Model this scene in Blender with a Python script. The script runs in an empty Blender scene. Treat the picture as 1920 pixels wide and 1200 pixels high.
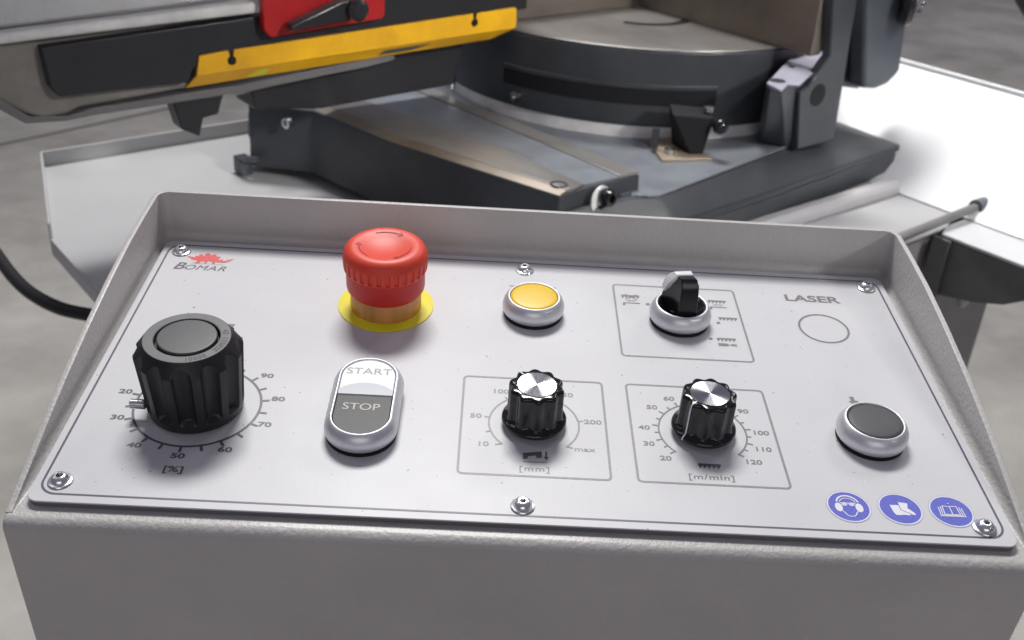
import bpy, bmesh, math, random
from mathutils import Vector, Matrix
R = math.radians
S = 0.001                                   # everything below is written in millimetres
sc = bpy.context.scene
COL = sc.collection
random.seed(7)

# ------------------------------------------------------------------ camera
TILT = R(6)                                 # the control panel leans 6 degrees towards the operator
PM = Matrix.Rotation(TILT, 4, 'X')
cam_d = bpy.data.cameras.new('camera')
cam = bpy.data.objects.new('camera', cam_d); COL.objects.link(cam); sc.camera = cam
loc = Vector((169.0541, -296.2635, 294.0835))
cx, cy, cz = Vector((0.9983079, 0.007895426, 0.05761119)), Vector((-0.05203414, 0.5635638, 0.8244321)), Vector((-0.02595834, -0.8260348, 0.563021))
m = Matrix((cx, cy, cz)).transposed().to_4x4(); m.translation = loc * S
cam.matrix_world = PM @ m
cam_d.sensor_width = 36; cam_d.lens = 36.9944
cam_d.clip_start = 0.02; cam_d.clip_end = 100
cam_d.dof.use_dof = True; cam_d.dof.focus_distance = 0.455; cam_d.dof.aperture_fstop = 18
sc.render.resolution_x, sc.render.resolution_y = 1024, 640

# ------------------------------------------------------------------ light: a factory hall with a roof light and added fills
w = bpy.data.worlds.new('World'); sc.world = w; w.use_nodes = True
bg = w.node_tree.nodes['Background']; bg.inputs[0].default_value = (0.74, 0.72, 1.0, 1); bg.inputs[1].default_value = 0.155

def lamp(name, loc, target, size, size_y, power, color=(1, 1, 1), spread=180):
    d = bpy.data.lights.new(name, 'AREA'); d.shape = 'RECTANGLE'; d.size = size; d.size_y = size_y
    d.energy = power; d.color = color; d.spread = R(spread)
    o = bpy.data.objects.new(name, d); COL.objects.link(o); o.location = loc
    o.rotation_euler = (Vector(target) - Vector(loc)).to_track_quat('-Z', 'Y').to_euler()
    return o
lamp('overhead_light', (0.02, 1.75, 2.60), (0.2, 0.1, 0), 1.1, 0.55, 90, (1, 0.985, 0.96))
lamp('overhead_light', (-2.6, 1.0, 3.0), (0.1, 0.4, 0), 0.5, 2.4, 7, (0.95, 0.97, 1))  # added side fill giving the metal contrast, no such lamp known
lamp('saw_fill', (2.5, -0.9, 2.7), (0.85, 0.85, -0.2), 0.4, 0.4, 1.3, (1, 0.98, 0.96), 22)  # added narrow fill that brightens the right tray and the saw
lamp('front_fill', (0.3, -2.9, 1.0), (0.2, 0, 0), 2.4, 0.9, 12.5, (1, 0.97, 0.93))  # added fill for the faces towards the operator, no door known
lamp('overhead_light', (3.6, 4.5, 4.0), (3.6, 4.2, -0.9), 2.0, 2.0, 75, (1, 0.98, 0.96))  # added far fill that lifts the floor at the right
lamp('saw_fill', (2.1, -0.9, 1.25), (0.12, 0.86, 0.0), 0.3, 0.3, 1.1, (1, 0.985, 0.96), 24)  # added narrow fill on the saw arm, clear of the panel
lamp('saw_fill', (0.1, 2.3, 2.2), (1.25, 0.75, -0.15), 0.4, 0.4, 0.6, (0.97, 0.985, 1), 28)  # added narrow fill that brightens the white chute

sc.view_settings.view_transform = 'Standard'; sc.view_settings.look = 'None'
sc.view_settings.exposure = 0; sc.view_settings.gamma = 1
sc.render.engine = 'CYCLES'

# ------------------------------------------------------------------ materials
def mat(name, color, rough=0.5, metal=0.0, bump=0.0, bscale=900.0, vary=0.0, vscale=30.0, coat=0.0,
        specks=0.0, sscale=300.0, aniso=0.0, vcol=None, stretch=None, spec=0.5, rvary=0.0, bdist=0.0004):
    m = bpy.data.materials.new(name); m.use_nodes = True
    nt = m.node_tree; N = nt.nodes; L = nt.links; p = N['Principled BSDF']
    p.inputs['Base Color'].default_value = (*color, 1); p.inputs['Roughness'].default_value = rough
    p.inputs['Metallic'].default_value = metal; p.inputs['Coat Weight'].default_value = coat
    p.inputs['Coat Roughness'].default_value = 0.16
    p.inputs['Specular IOR Level'].default_value = spec
    tc = N.new('ShaderNodeTexCoord'); src = tc.outputs['Object']
    if stretch:
        mp = N.new('ShaderNodeMapping'); mp.inputs['Scale'].default_value = stretch
        L.new(src, mp.inputs[0]); src = mp.outputs[0]
    def noise(scale, detail=4, rgh=0.55):
        n = N.new('ShaderNodeTexNoise'); n.inputs['Scale'].default_value = scale
        n.inputs['Detail'].default_value = detail; n.inputs['Roughness'].default_value = rgh
        L.new(src, n.inputs['Vector']); return n.outputs['Fac']
    def ramp(fac, a, b, ca, cb):
        r = N.new('ShaderNodeValToRGB'); r.color_ramp.elements[0].position = a; r.color_ramp.elements[1].position = b
        r.color_ramp.elements[0].color = ca; r.color_ramp.elements[1].color = cb; L.new(fac, r.inputs[0]); return r.outputs[0]
    colsock = None
    if vary > 0:
        lo = tuple(c * (1 - vary) for c in (vcol or color)) + (1,); hi = tuple(min(1, c * (1 + vary)) for c in color) + (1,)
        colsock = ramp(noise(vscale, 6, 0.62), 0.32, 0.68, lo, hi)
    if specks > 0:
        f = ramp(noise(sscale, 2, 0.5), 0.735 - 0.02 * specks, 0.76 - 0.02 * specks, (0, 0, 0, 1), (1, 1, 1, 1))
        mx = N.new('ShaderNodeMixRGB'); L.new(f, mx.inputs[0])
        if colsock: L.new(colsock, mx.inputs[1])
        else: mx.inputs[1].default_value = (*color, 1)
        mx.inputs[2].default_value = tuple(c * 0.35 for c in color) + (1,); colsock = mx.outputs[0]
    if colsock: L.new(colsock, p.inputs['Base Color'])
    if rvary > 0:
        mr = N.new('ShaderNodeMapRange'); mr.inputs['To Min'].default_value = max(0, rough - rvary); mr.inputs['To Max'].default_value = min(1, rough + rvary)
        L.new(noise(vscale * 1.7, 5), mr.inputs['Value']); L.new(mr.outputs[0], p.inputs['Roughness'])
    if bump > 0:
        b = N.new('ShaderNodeBump'); b.inputs['Strength'].default_value = bump; b.inputs['Distance'].default_value = bdist
        L.new(noise(bscale, 3), b.inputs['Height']); L.new(b.outputs[0], p.inputs['Normal'])
    if aniso > 0:
        p.inputs['Anisotropic'].default_value = aniso
        t = N.new('ShaderNodeTangent'); t.direction_type = 'RADIAL'; t.axis = 'Z'; L.new(t.outputs[0], p.inputs['Tangent'])
    return m

M = {}
M['powder'] = mat('grey powder coat', (0.50, 0.482, 0.47), 0.42, bump=0.8, bscale=520, vary=0.06, vscale=14, bdist=0.0005, coat=0.12)
M['plate'] = mat('printed panel film', (0.61, 0.61, 0.63), 0.42, bump=0.14, bscale=1300, vary=0.045, vscale=11, rvary=0.06, specks=0.2, sscale=420)
M['scratch'] = mat('light scratch', (0.78, 0.78, 0.80), 0.35)
M['plate_edge_shade'] = mat('plate edge in shade', (0.16, 0.16, 0.165), 0.5)  # shade on the plate's edge is put into this dark grey
M['print_dark'] = mat('dark grey print', (0.115, 0.11, 0.13), 0.42)
M['print_mid'] = mat('mid grey print', (0.185, 0.18, 0.19), 0.42, vary=0.2, vscale=900)
M['print_light'] = mat('glare washed grey print', (0.25, 0.245, 0.255), 0.42, vary=0.22, vscale=900)  # glare that washes out the printing is put into this paler grey
M['print_navy'] = mat('blue black print line', (0.075, 0.07, 0.115), 0.42)
M['print_red'] = mat('red print', (0.75, 0.085, 0.09), 0.42, vary=0.1, vscale=800)
M['print_blue'] = mat('blue print', (0.085, 0.105, 0.56), 0.42, vary=0.22, vscale=900)
M['print_white'] = mat('white print', (0.80, 0.80, 0.86), 0.42)
M['print_pale'] = mat('pale blue print', (0.45, 0.47, 0.68), 0.42)
M['red'] = mat('red plastic', (0.80, 0.065, 0.032), 0.45, bump=0.05, bscale=1800, vary=0.05, vscale=60)
M['red_dark'] = mat('red plastic shaft', (0.62, 0.02, 0.018), 0.40, bump=0.04, bscale=1800)
M['red_mark'] = mat('dark red arrow', (0.46, 0.012, 0.010), 0.5)
M['orange'] = mat('amber plastic collar', (0.66, 0.30, 0.10), 0.38, bump=0.08, bscale=300, vary=0.22, vscale=120, stretch=(1, 1, 0.15))
M['yellow_disc'] = mat('yellow disc', (0.84, 0.76, 0.02), 0.5, specks=1.2, sscale=260)
M['yellow'] = mat('yellow button plastic', (0.86, 0.56, 0.012), 0.42, bump=0.10, bscale=1600)
M['silver'] = mat('satin silver bezel', (0.74, 0.75, 0.78), 0.42, metal=0.7, bump=0.06, bscale=2500)
M['black'] = mat('black plastic', (0.012, 0.012, 0.014), 0.6, spec=0.25)
M['black_gloss'] = mat('glossy black plastic', (0.012, 0.012, 0.014), 0.13, bump=0.04, bscale=500)
M['black_satin'] = mat('satin black plastic', (0.020, 0.020, 0.024), 0.30, bump=0.03, bscale=900)
M['handle'] = mat('smooth black handle', (0.014, 0.014, 0.017), 0.20)
M['bakelite'] = mat('matt black bakelite', (0.017, 0.017, 0.019), 0.42, bump=0.06, bscale=1200, vary=0.15, vscale=90)
M['bakelite_cap'] = mat('dark grey cap', (0.075, 0.078, 0.082), 0.42, bump=0.05, bscale=1500, vary=0.10, vscale=120)
M['bakelite_ring'] = mat('grey knob ring', (0.145, 0.145, 0.148), 0.48, bump=0.08, bscale=1500, vary=0.10, vscale=150)  # lighter grey than the knob body
M['key_black'] = mat('dark grey key', (0.070, 0.070, 0.074), 0.48, bump=0.18, bscale=1500, spec=0.4)
M['white'] = mat('white plastic', (0.83, 0.83, 0.82), 0.30)
M['lens'] = mat('milky lens', (0.64, 0.67, 0.70), 0.22, coat=0.3)
M['key_stop'] = mat('dark stop key', (0.018, 0.018, 0.020), 0.42, bump=0.15, bscale=1500, spec=0.4)
M['key_white'] = mat('white key', (0.84, 0.84, 0.84), 0.32)
M['text_grey'] = mat('grey lettering', (0.36, 0.36, 0.36), 0.5)
M['text_pale'] = mat('pale lettering', (0.52, 0.51, 0.49), 0.5)
M['zinc'] = mat('zinc plated steel', (0.80, 0.82, 0.83), 0.24, metal=0.85, bump=0.10, bscale=700)
M['steel'] = mat('steel', (0.58, 0.60, 0.62), 0.24, metal=1.0, bump=0.1, bscale=500)
M['spun'] = mat('spun aluminium', (0.74, 0.74, 0.75), 0.22, metal=1.0, aniso=0.96, bump=0.03, bscale=300)
# saw behind
M['castgrey'] = mat('dark grey machine paint', (0.042, 0.046, 0.053), 0.42, bump=0.25, bscale=130, vary=0.28, vscale=9, rvary=0.08)
M['castgrey2'] = mat('blue grey machine paint', (0.085, 0.098, 0.115), 0.40, bump=0.25, bscale=130, vary=0.10, vscale=12)
M['machined'] = mat('machined cast iron', (0.33, 0.32, 0.31), 0.34, metal=0.6, bump=0.15, bscale=90, vary=0.25, vscale=9, stretch=(0.7, 0.4, 1), rvary=0.12, vcol=(0.25, 0.225, 0.205))
M['machined_cool'] = mat('milled steel', (0.24, 0.26, 0.29), 0.42, metal=0.45, bump=0.1, bscale=60, vary=0.18, vscale=18, rvary=0.1)
M['scale'] = mat('pale scale band', (0.72, 0.70, 0.70), 0.45, vary=0.15, vscale=20)
M['oily'] = mat('oiled brown steel', (0.22, 0.19, 0.16), 0.42, metal=0.55, vary=0.30, vscale=9, rvary=0.1, stretch=(0.5, 1, 1))
M['tan'] = mat('bare tan steel', (0.36, 0.29, 0.22), 0.5, metal=0.3, vary=0.2, vscale=40)
M['lilac'] = mat('grey lilac primer', (0.36, 0.35, 0.42), 0.45, vary=0.1, vscale=40)
M['armgrey'] = mat('hammered light grey paint', (0.48, 0.48, 0.48), 0.55, bump=1.0, bscale=140, vary=0.07, vscale=25, bdist=0.002)
M['armrim_lit'] = mat('cast edge highlight', (0.60, 0.60, 0.58), 0.55, bump=0.8, bscale=120, vary=0.15, vscale=20, bdist=0.002)  # bright edge highlight is put into the lighter albedo
M['armbrown'] = mat('brown grey casting', (0.20, 0.188, 0.172), 0.6, bump=0.6, bscale=90, vary=0.28, vscale=14, bdist=0.002)  # darker brown grey of the arm's nose and recess
M['bar'] = mat('black bar', (0.016, 0.016, 0.019), 0.40, bump=0.1, bscale=200, vary=0.2, vscale=30)
M['armyellow'] = mat('yellow guard paint', (0.86, 0.47, 0.008), 0.42, vary=0.14, vscale=14, vcol=(0.80, 0.39, 0.01), bump=0.05)
M['lever'] = mat('black die cast lever', (0.022, 0.022, 0.025), 0.28)
M['armred'] = mat('red block paint', (0.42, 0.006, 0.008), 0.45, vary=0.1, vscale=30)
M['lime'] = mat('yellow green sticker', (0.62, 0.62, 0.05), 0.5)
M['trayl'] = mat('light grey tray paint', (0.43, 0.43, 0.435), 0.42, bump=0.2, bscale=300, vary=0.04, vscale=8)
M['channel'] = mat('grey channel paint', (0.44, 0.435, 0.44), 0.45, vary=0.05, vscale=20)
M['strip'] = mat('grey sheet strip', (0.15, 0.145, 0.145), 0.5, vary=0.08, vscale=20)
M['cabinet'] = mat('grey cabinet paint', (0.27, 0.265, 0.26), 0.5, bump=0.2, bscale=300, vary=0.06, vscale=8)
M['chute'] = mat('white chute paint', (0.74, 0.75, 0.765), 0.5, vary=0.04, vscale=5)
M['shelf_top'] = mat('pale shelf', (0.55, 0.56, 0.57), 0.45, vary=0.03, vscale=10)
M['shelf_body'] = mat('dark grey shelf body', (0.12, 0.125, 0.125), 0.42, vary=0.2, vscale=20)
M['rubber'] = mat('black rubber', (0.012, 0.012, 0.012), 0.55)
M['joint'] = mat('dark floor joint', (0.16, 0.15, 0.14), 0.8)
M['concrete'] = mat('concrete floor', (0.47, 0.45, 0.41), 0.60, bump=0.3, bscale=25, vary=0.26, vscale=2.6, specks=0.3, sscale=40, bdist=0.003)

# ------------------------------------------------------------------ builders
def tag(o, label=None, cat=None, group=None, kind=None):
    if label: o['label'] = label
    if cat: o['category'] = cat
    if group: o['group'] = group
    if kind: o['kind'] = kind
    return o
def finish(bm, smooth=True, angle=35):
    me = bpy.data.meshes.new('mesh')
    bmesh.ops.recalc_face_normals(bm, faces=bm.faces)
    bm.to_mesh(me); bm.free()
    if smooth:
        me.shade_smooth(); me.set_sharp_from_angle(angle=R(angle))
    return me
def obj(name, bm, m, parent=None, loc=(0, 0, 0), rot=(0, 0, 0), smooth=True, angle=35, bevel=0, seg=3, label=None):
    me = bm if isinstance(bm, bpy.types.Mesh) else finish(bm, smooth, angle)
    if not me.materials: me.materials.append(m)
    o = bpy.data.objects.new(name, me); COL.objects.link(o)
    o.location = Vector(loc) * S; o.rotation_euler = rot
    if parent: o.parent = parent
    if bevel:
        b = o.modifiers.new('bevel', 'BEVEL'); b.width = bevel * S; b.segments = seg; b.limit_method = 'ANGLE'; b.angle_limit = R(30)
    if label: o['label'] = label
    return o
def empty(name, loc, rot, label, cat, group=None):
    o = bpy.data.objects.new(name, None); COL.objects.link(o); o.location = Vector(loc) * S; o.rotation_euler = rot
    o.empty_display_size = 0.02
    return tag(o, label, cat, group)
def V(bm, x, y, z): return bm.verts.new((x * S, y * S, z * S))
def poly(pts, z=0, bm=None):
    """flat sheet"""
    bm = bm or bmesh.new(); f = bm.faces.new([V(bm, x, y, z) for x, y in pts]); bmesh.ops.triangulate(bm, faces=[f]); return bm
def prism(pts, z0, z1, bm=None, axis='z', top=None):
    """polygon (u,v) extruded from z0 to z1; axis 'y': polygon is (x,z) extruded along y; 'x': (y,z) along x. top: other outline at z1"""
    bm = bm or bmesh.new(); top = top or pts
    def P(u, v, h):
        return {'z': (u, v, h), 'y': (u, h, v), 'x': (h, u, v)}[axis]
    a = [V(bm, *P(u, v, z0)) for u, v in pts]; b = [V(bm, *P(u, v, z1)) for u, v in top]; n = len(pts)
    bm.faces.new(a[::-1]); bm.faces.new(b)
    for i in range(n): bm.faces.new((a[i], a[(i + 1) % n], b[(i + 1) % n], b[i]))
    return bm
def box(x0, x1, y0, y1, z0, z1, bm=None):
    return prism([(x0, y0), (x1, y0), (x1, y1), (x0, y1)], z0, z1, bm)
def lathe(prof, n=72, bm=None, center=(0, 0), half=0.0, cap=True):
    """prof [(r,z)..]; half>0 stretches the ring into a stadium along y by +-half"""
    bm = bm or bmesh.new(); rings = []
    for r, z in prof:
        if r < 1e-6 and half == 0:
            rings.append([V(bm, center[0], center[1], z)]); continue
        ring = []
        for i in range(n):
            t = 2 * math.pi * (i + 0.5) / n
            x, y = r * math.cos(t), r * math.sin(t)
            ring.append(V(bm, center[0] + x, center[1] + y + (half if y > 0 else -half), z))
        rings.append(ring)
    for a, b in zip(rings, rings[1:]):
        for i in range(n):
            j = (i + 1) % n
            if len(a) == 1: bm.faces.new((a[0], b[i], b[j]))
            elif len(b) == 1: bm.faces.new((a[i], a[j], b[0]))
            else: bm.faces.new((a[i], a[j], b[j], b[i]))
    if cap:
        for q in (rings[0], rings[-1]):
            if len(q) > 2: bm.faces.new(q)
    return bm
def arcpts(cx, cy, r, a0, a1, n): return [(cx + r * math.cos(R(a0 + (a1 - a0) * i / n)), cy + r * math.sin(R(a0 + (a1 - a0) * i / n))) for i in range(n + 1)]
def strip(pts, wd, z=0, closed=False, bm=None):
    """flat printed line of width wd along pts"""
    bm = bm or bmesh.new(); n = len(pts); L = []; Rr = []
    for i in range(n):
        p = Vector(pts[i]); a = Vector(pts[(i - 1) % n]) if (closed or i > 0) else p; b = Vector(pts[(i + 1) % n]) if (closed or i < n - 1) else p
        d1 = (p - a).normalized() if (p - a).length > 1e-9 else (b - p).normalized(); d2 = (b - p).normalized() if (b - p).length > 1e-9 else d1
        t = (d1 + d2).normalized(); nrm = Vector((-t.y, t.x)); k = wd / 2 / max(0.4, (nrm.dot(Vector((-d1.y, d1.x)))))
        L.append(V(bm, p.x + nrm.x * k, p.y + nrm.y * k, z)); Rr.append(V(bm, p.x - nrm.x * k, p.y - nrm.y * k, z))
    for i in range(n if closed else n - 1):
        j = (i + 1) % n; bm.faces.new((Rr[i], Rr[j], L[j], L[i]))
    return bm
def rrect(x0, y0, x1, y1, r, n=8):
    return arcpts(x1 - r, y1 - r, r, 0, 90, n) + arcpts(x0 + r, y1 - r, r, 90, 180, n) + arcpts(x0 + r, y0 + r, r, 180, 270, n) + arcpts(x1 - r, y0 + r, r, 270, 360, n)
def tube(pts, r, n=16, bm=None, cap=True):
    bm = bm or bmesh.new(); P = [Vector(p) for p in pts]; rings = []; up = Vector((0, 0, 1))
    for i, p in enumerate(P):
        t = (P[min(i + 1, len(P) - 1)] - P[max(i - 1, 0)]).normalized()
        u = t.cross(up if abs(t.z) < 0.95 else Vector((1, 0, 0))).normalized(); v = t.cross(u)
        rr = r[i] if isinstance(r, (list, tuple)) else r
        rings.append([V(bm, *(p + u * math.cos(2 * math.pi * k / n) * rr + v * math.sin(2 * math.pi * k / n) * rr)) for k in range(n)])
    for a, b in zip(rings, rings[1:]):
        for k in range(n): bm.faces.new((a[k], a[(k + 1) % n], b[(k + 1) % n], b[k]))
    if cap: bm.faces.new(rings[0][::-1]); bm.faces.new(rings[-1])
    return bm
def text_mesh(s, h, sx=1.0, bold=0.0, shear=0.0, spacing=1.0):
    """lettering as a flat mesh, centred, cap height h mm"""
    cu = bpy.data.curves.new('lettering', 'FONT'); cu.body = s; cu.size = 1.0; cu.offset = bold; cu.shear = shear
    cu.align_x = 'LEFT'; cu.space_character = spacing; cu.resolution_u = 4; cu.fill_mode = 'FRONT'
    o = bpy.data.objects.new('lettering', cu); COL.objects.link(o)
    bpy.context.view_layer.update()
    me = bpy.data.meshes.new_from_object(o.evaluated_get(bpy.context.evaluated_depsgraph_get()))
    bpy.data.objects.remove(o); bpy.data.curves.remove(cu)
    xs = [v.co.x for v in me.vertices]; x0, x1 = min(xs), max(xs)
    k = h * S / 0.69                                           # digits and capitals are about 0.69 of the font size
    for v in me.vertices: v.co = Vector(((v.co.x - (x0 + x1) / 2) * k * sx, (v.co.y - 0.345) * k, 0))
    return me
PZ = 0.10                                   # printing lies a tenth of a millimetre above the film
def label_text(name, s, x, y, h, m, parent, sx=1.0, bold=0.0, shear=0.0, rot=0, z=PZ, spacing=1.0):
    me = text_mesh(s, h, sx, bold, shear, spacing); me.materials.clear(); me.materials.append(m)
    o = bpy.data.objects.new(name, me); COL.objects.link(o); o.parent = parent
    o.location = (x * S, y * S, z * S); o.rotation_euler = (0, 0, R(rot)); return o

# ================================================================== CONTROL PANEL
cp = empty('control_panel', (0, 0, 0), (TILT, 0, 0), 'grey sheet metal operator panel in the foreground with knobs, push buttons and a raised surround', 'control panel')

# ---- box: deck, rounded front bend, front face
XL, XR = -9.55, 390.55
prof = [(205.75, -3), (-8.5, -3)] + [(-8.5 - 5.0 * math.sin(R(a)), -8.0 + 5.0 * math.cos(R(a))) for a in range(6, 91, 6)] + [(-13.5, -300), (205.75, -300)]
bm = prism(prof, XL, XR, axis='x')
obj('box_body', bm, M['powder'], cp, angle=20, bevel=1.6, seg=4, label='front cover and deck of the box with a soft rounded front bend')

# ---- surround walls
HT = [(203, 24.6), (175, 24.4), (150, 23.4), (120, 20.6), (90, 16.8), (60, 12.0), (40, 8.2), (20, 3.7), (5, 0.3), (-3, -1.7), (-8, -2.8)]
def hgt(y):
    if y >= 203: return 24.6
    for (y1, h1), (y0, h0) in zip(HT, HT[1:]):
        if y >= y0:
            t = (y - y0) / (y1 - y0); return h0 + (h1 - h0) * t
    return HT[-1][1]
path = []                                   # (x, y, nx, ny) inner face, n points inward
ys = [-8 + i * 206 / 40 for i in range(41)]
for y in ys: path.append((-6.8, y, 1, 0))
for a in range(1, 9): t = R(180 - a * 11.25 ); path.append((-1.8 + 5 * math.cos(t), 198 + 5 * math.sin(t), -math.cos(t), -math.sin(t)))
nL = len(path) - 4
for i in range(1, 30): path.append((-1.8 + 384.8 * i / 30, 203, 0, -1))
for a in range(0, 9): t = R(90 - a * 11.25); path.append((382.8 + 5 * math.cos(t), 198 + 5 * math.sin(t), -math.cos(t), -math.sin(t)))
nR = len(path) - 5
for y in ys[::-1][1:]: path.append((387.8, y, -1, 0))
def section(x, y, nx, ny):
    h = hgt(y); f = max(0.25, min(4.6, (h + 3) * 0.8)); pts = [(-2.7, -3.0), (-2.7, h - 0.35), (-2.6, h - 0.1), (-2.35, h), (-0.35, h), (-0.1, h - 0.1), (0, h - 0.35)]
    for k in range(7):
        t = R(90 * k / 6); pts.append((f * (1 - math.cos(t)), -2.98 + f * (1 - math.sin(t))))
    return [(x + nx * d, y + ny * d, z) for d, z in pts]
def wall(i0, i1):
    bm = bmesh.new(); rows = [[V(bm, *p) for p in section(*path[i])] for i in range(i0, i1 + 1)]
    for a, b in zip(rows, rows[1:]):
        for k in range(len(a) - 1): bm.faces.new((a[k], a[k + 1], b[k + 1], b[k]))
    bm.faces.new(rows[0]); bm.faces.new(rows[-1][::-1]); return bm
obj('side_wall', wall(0, nL), M['powder'], cp, angle=50, label='left side wall of the surround, curving down to the front')
obj('back_wall', wall(nL, nR), M['powder'], cp, angle=50, label='long back wall of the surround')
obj('side_wall', wall(nR, len(path) - 1), M['powder'], cp, angle=50, label='right side wall of the surround, curving down to the front')

# ---- faceplate and its printing
fp_pts = rrect(-3.4, -4.3, 383.6, 194.4, 5)
bm = prism(fp_pts, -0.7, 0.0)
fp = obj('faceplate', bm, M['plate'], cp, angle=30, bevel=0.2, seg=2, label='flat light grey printed plate screwed onto the box')
obj('shaded_edge_layer', prism(rrect(-3.1, -4.0, 383.3, 194.1, 5), -3.05, -0.72), M['plate_edge_shade'], fp, angle=30)  # lower layer of the plate, its edge shade put into the colour
obj('printed_border', strip(rrect(0, 0, 380, 190, 7), 0.9, PZ, True), M['print_navy'], fp)
for x0, y0, x1, y1 in ((161.2, 22.7, 224.2, 87.7), (235.4, 22.8, 298.5, 87.7), (235.6, 110, 299.2, 173.3)):
    obj('printed_frame', strip(rrect(x0, y0, x1, y1, 2.0, 5), 1.05, PZ, True), M['print_light'], fp)
def tick(cx, cy, ang, r0, r1, wd, m):
    c, s = math.cos(R(ang)), math.sin(R(ang)); obj('tick', strip([(cx + c * r0, cy + s * r0), (cx + c * r1, cy + s * r1)], wd, PZ + 0.02), m, fp)
def num(s, x, y, h, m, sx=1.35, bold=0.0): return label_text('numeral', s, x, y, h, m, fp, sx, bold + 0.018)
# percent dial
C1 = (47.4, 57.2); md = M['print_dark']
obj('scale_arc', strip(arcpts(*C1, 26.7, 101, 439 - 0.5, 90), 1.1, PZ), md, fp)
for k in range(-9, 10): tick(*C1, -90 + 16.85 * k, 26.8, 30.3, 1.15, md)
for s, x, y in (('20', 14.3, 64.4), ('30', 16.2, 46.9), ('40', 28.3, 30.0), ('50', 47.5, 24.8), ('60', 65.4, 29.9), ('70', 78.2, 46.9), ('80', 80.6, 64.4), ('90', 72.6, 80.5)):
    num(s, x, y, 2.8, md, 1.45, 0.012)
label_text('lettering', '[%]', 47.8, 16.9, 3.3, md, fp, 1.35, 0.016, 0.0)
for x, y in ((47.8, 117.8), (53.8, 107.2), (57.0, 92.5)):
    obj('printed_triangle', poly([(x - 1.6, y + 1.2), (x + 1.8, y + 1.6), (x + 1.0, y - 2.0)], PZ), M['print_mid'], fp)
# millimetre dial
C2 = (192.8, 56.0); ml = M['print_light']; mm_ = M['print_mid']
obj('scale_arc', strip([(176.2, 41.3)] + [(178.7, 41.9)] + arcpts(*C2, 19.6, 225, -45, 60)[0:] + [(206.9, 41.9), (209.4, 41.3)], 0.8, PZ), ml, fp)
for a in (198.0, 171, 126, 54, 9, ): tick(*C2, a, 19.7, 21.8, 0.75, ml)
for s, x, y in (('10', 171.4, 41.5), ('50', 167.4, 59.8), ('100', 178.4, 77.6), ('150', 207.2, 77.4), ('200', 218.6, 59.2)): num(s, x, y, 2.7, ml, 1.35, 0.006)
label_text('lettering', 'max', 214.3, 40.9, 2.7, ml, fp, 1.35, 0.012)
label_text('lettering', '[mm]', 192.7, 27.3, 3.0, ml, fp, 1.25, 0.012, spacing=1.15)
obj('saw_frame_symbol', poly([(187.9, 36.7), (195.8, 38.2), (196.0, 34.4), (193.7, 33.9), (193.4, 35.5), (190.0, 34.9), (189.9, 33.3), (187.9, 32.8)], PZ), md, fp)
obj('down_arrow_symbol', poly([(197.4, 38.2), (198.1, 38.2), (198.1, 34.9), (198.9, 34.9), (197.75, 32.9), (196.6, 34.9), (197.4, 34.9)], PZ), md, fp)
obj('underline', strip([(188, 31.4), (197.8, 31.5)], 0.35, PZ), md, fp)
# metres per minute dial
C3 = (266.5, 56.0)
obj('scale_arc', strip([(250.6, 41.0)] + arcpts(*C3, 19.2, 225, -45, 60) + [(282.2, 41.2)], 0.8, PZ), mm_, fp)
for k in range(1, 20): tick(*C3, 225 - 13.5 * k, 19.3, 22.0 if k % 2 == 0 else 21.2, 0.75, mm_)
for s, x, y in (('20', 248.3, 37.9), ('30', 242.1, 46.8), ('40', 241.0, 57.4), ('50', 245.9, 71.7), ('60', 254.3, 78.5), ('90', 287.0, 72.0), ('100', 292.7, 57.5), ('110', 291.7, 46.6), ('120', 286.0, 38.1)): num(s, x, y, 2.7, mm_, 1.3, 0.004)
label_text('lettering', '[m/min]', 266.2, 27.4, 3.0, mm_, fp, 1.3, 0.012, spacing=1.1)
def teeth(x0, y0, wd, h, n, m, lean=0.7, bodyh=0.35):
    pts = [(x0, y0), (x0 + wd, y0)]; p = wd / n
    for i in range(n, 0, -1):
        pts.append((x0 + i * p, y0 - h * bodyh)); pts.append((x0 + i * p - p * lean, y0 - h))
    pts.append((x0, y0 - h * bodyh)); obj('blade_symbol', poly(pts, PZ), m, fp)
teeth(261.6, 35.6, 9.6, 3.2, 5, md, 0.75)
# selector switch symbols
for x, y in ((252.4, 156.0), (286.8, 142.1), (280.8, 127.7)):
    obj('printed_dot', poly(arcpts(x, y, 1.05, 0, 345, 23), PZ), mm_, fp)
for x, y in ((239.2, 163.7), (284.2, 163.0), (287.6, 147.4), (283.8, 128.9)): teeth(x, y, 9.6, 3.2, 5, mm_, 0.8, 0.3)
for bx, by in ((241.7, 158.6), (286.7, 158.8)):
    bm = strip([(bx, by), (bx + 5, by)], 0.4, PZ); strip([(bx + 1.3, by - 0.2), (bx + 1.3, by - 1.2)], 0.4, PZ, bm=bm); strip([(bx + 3.6, by - 0.2), (bx + 3.6, by - 1.2)], 0.4, PZ, bm=bm)
    strip([(bx - 1.9, by - 2.3), (bx + 6.6, by - 2.3)], 0.8, PZ, bm=bm); strip([(bx - 1.6, by - 2.7), (bx - 1.6, by - 4.6)], 1.2, PZ, bm=bm)
    obj('clamp_symbol', bm, mm_, fp)
bm = strip([(241.0, 164.6), (247.2, 159.6)], 0.35, PZ + 0.03); strip([(247.6, 164.6), (241.2, 159.6)], 0.35, PZ + 0.05, bm=bm); obj('cross_symbol', bm, mm_, fp)
bm = poly([(283.9, 124.5), (288.2, 124.4), (289.6, 123.3), (288.2, 122.0), (283.9, 121.9)], PZ)
for dy in (1.1, 0, -1.1): strip([(289.8, 123.2 + dy * 0.3), (293.2, 123.2 + dy)], 0.32, PZ, bm=bm)
obj('spray_symbol', bm, mm_, fp)
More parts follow.
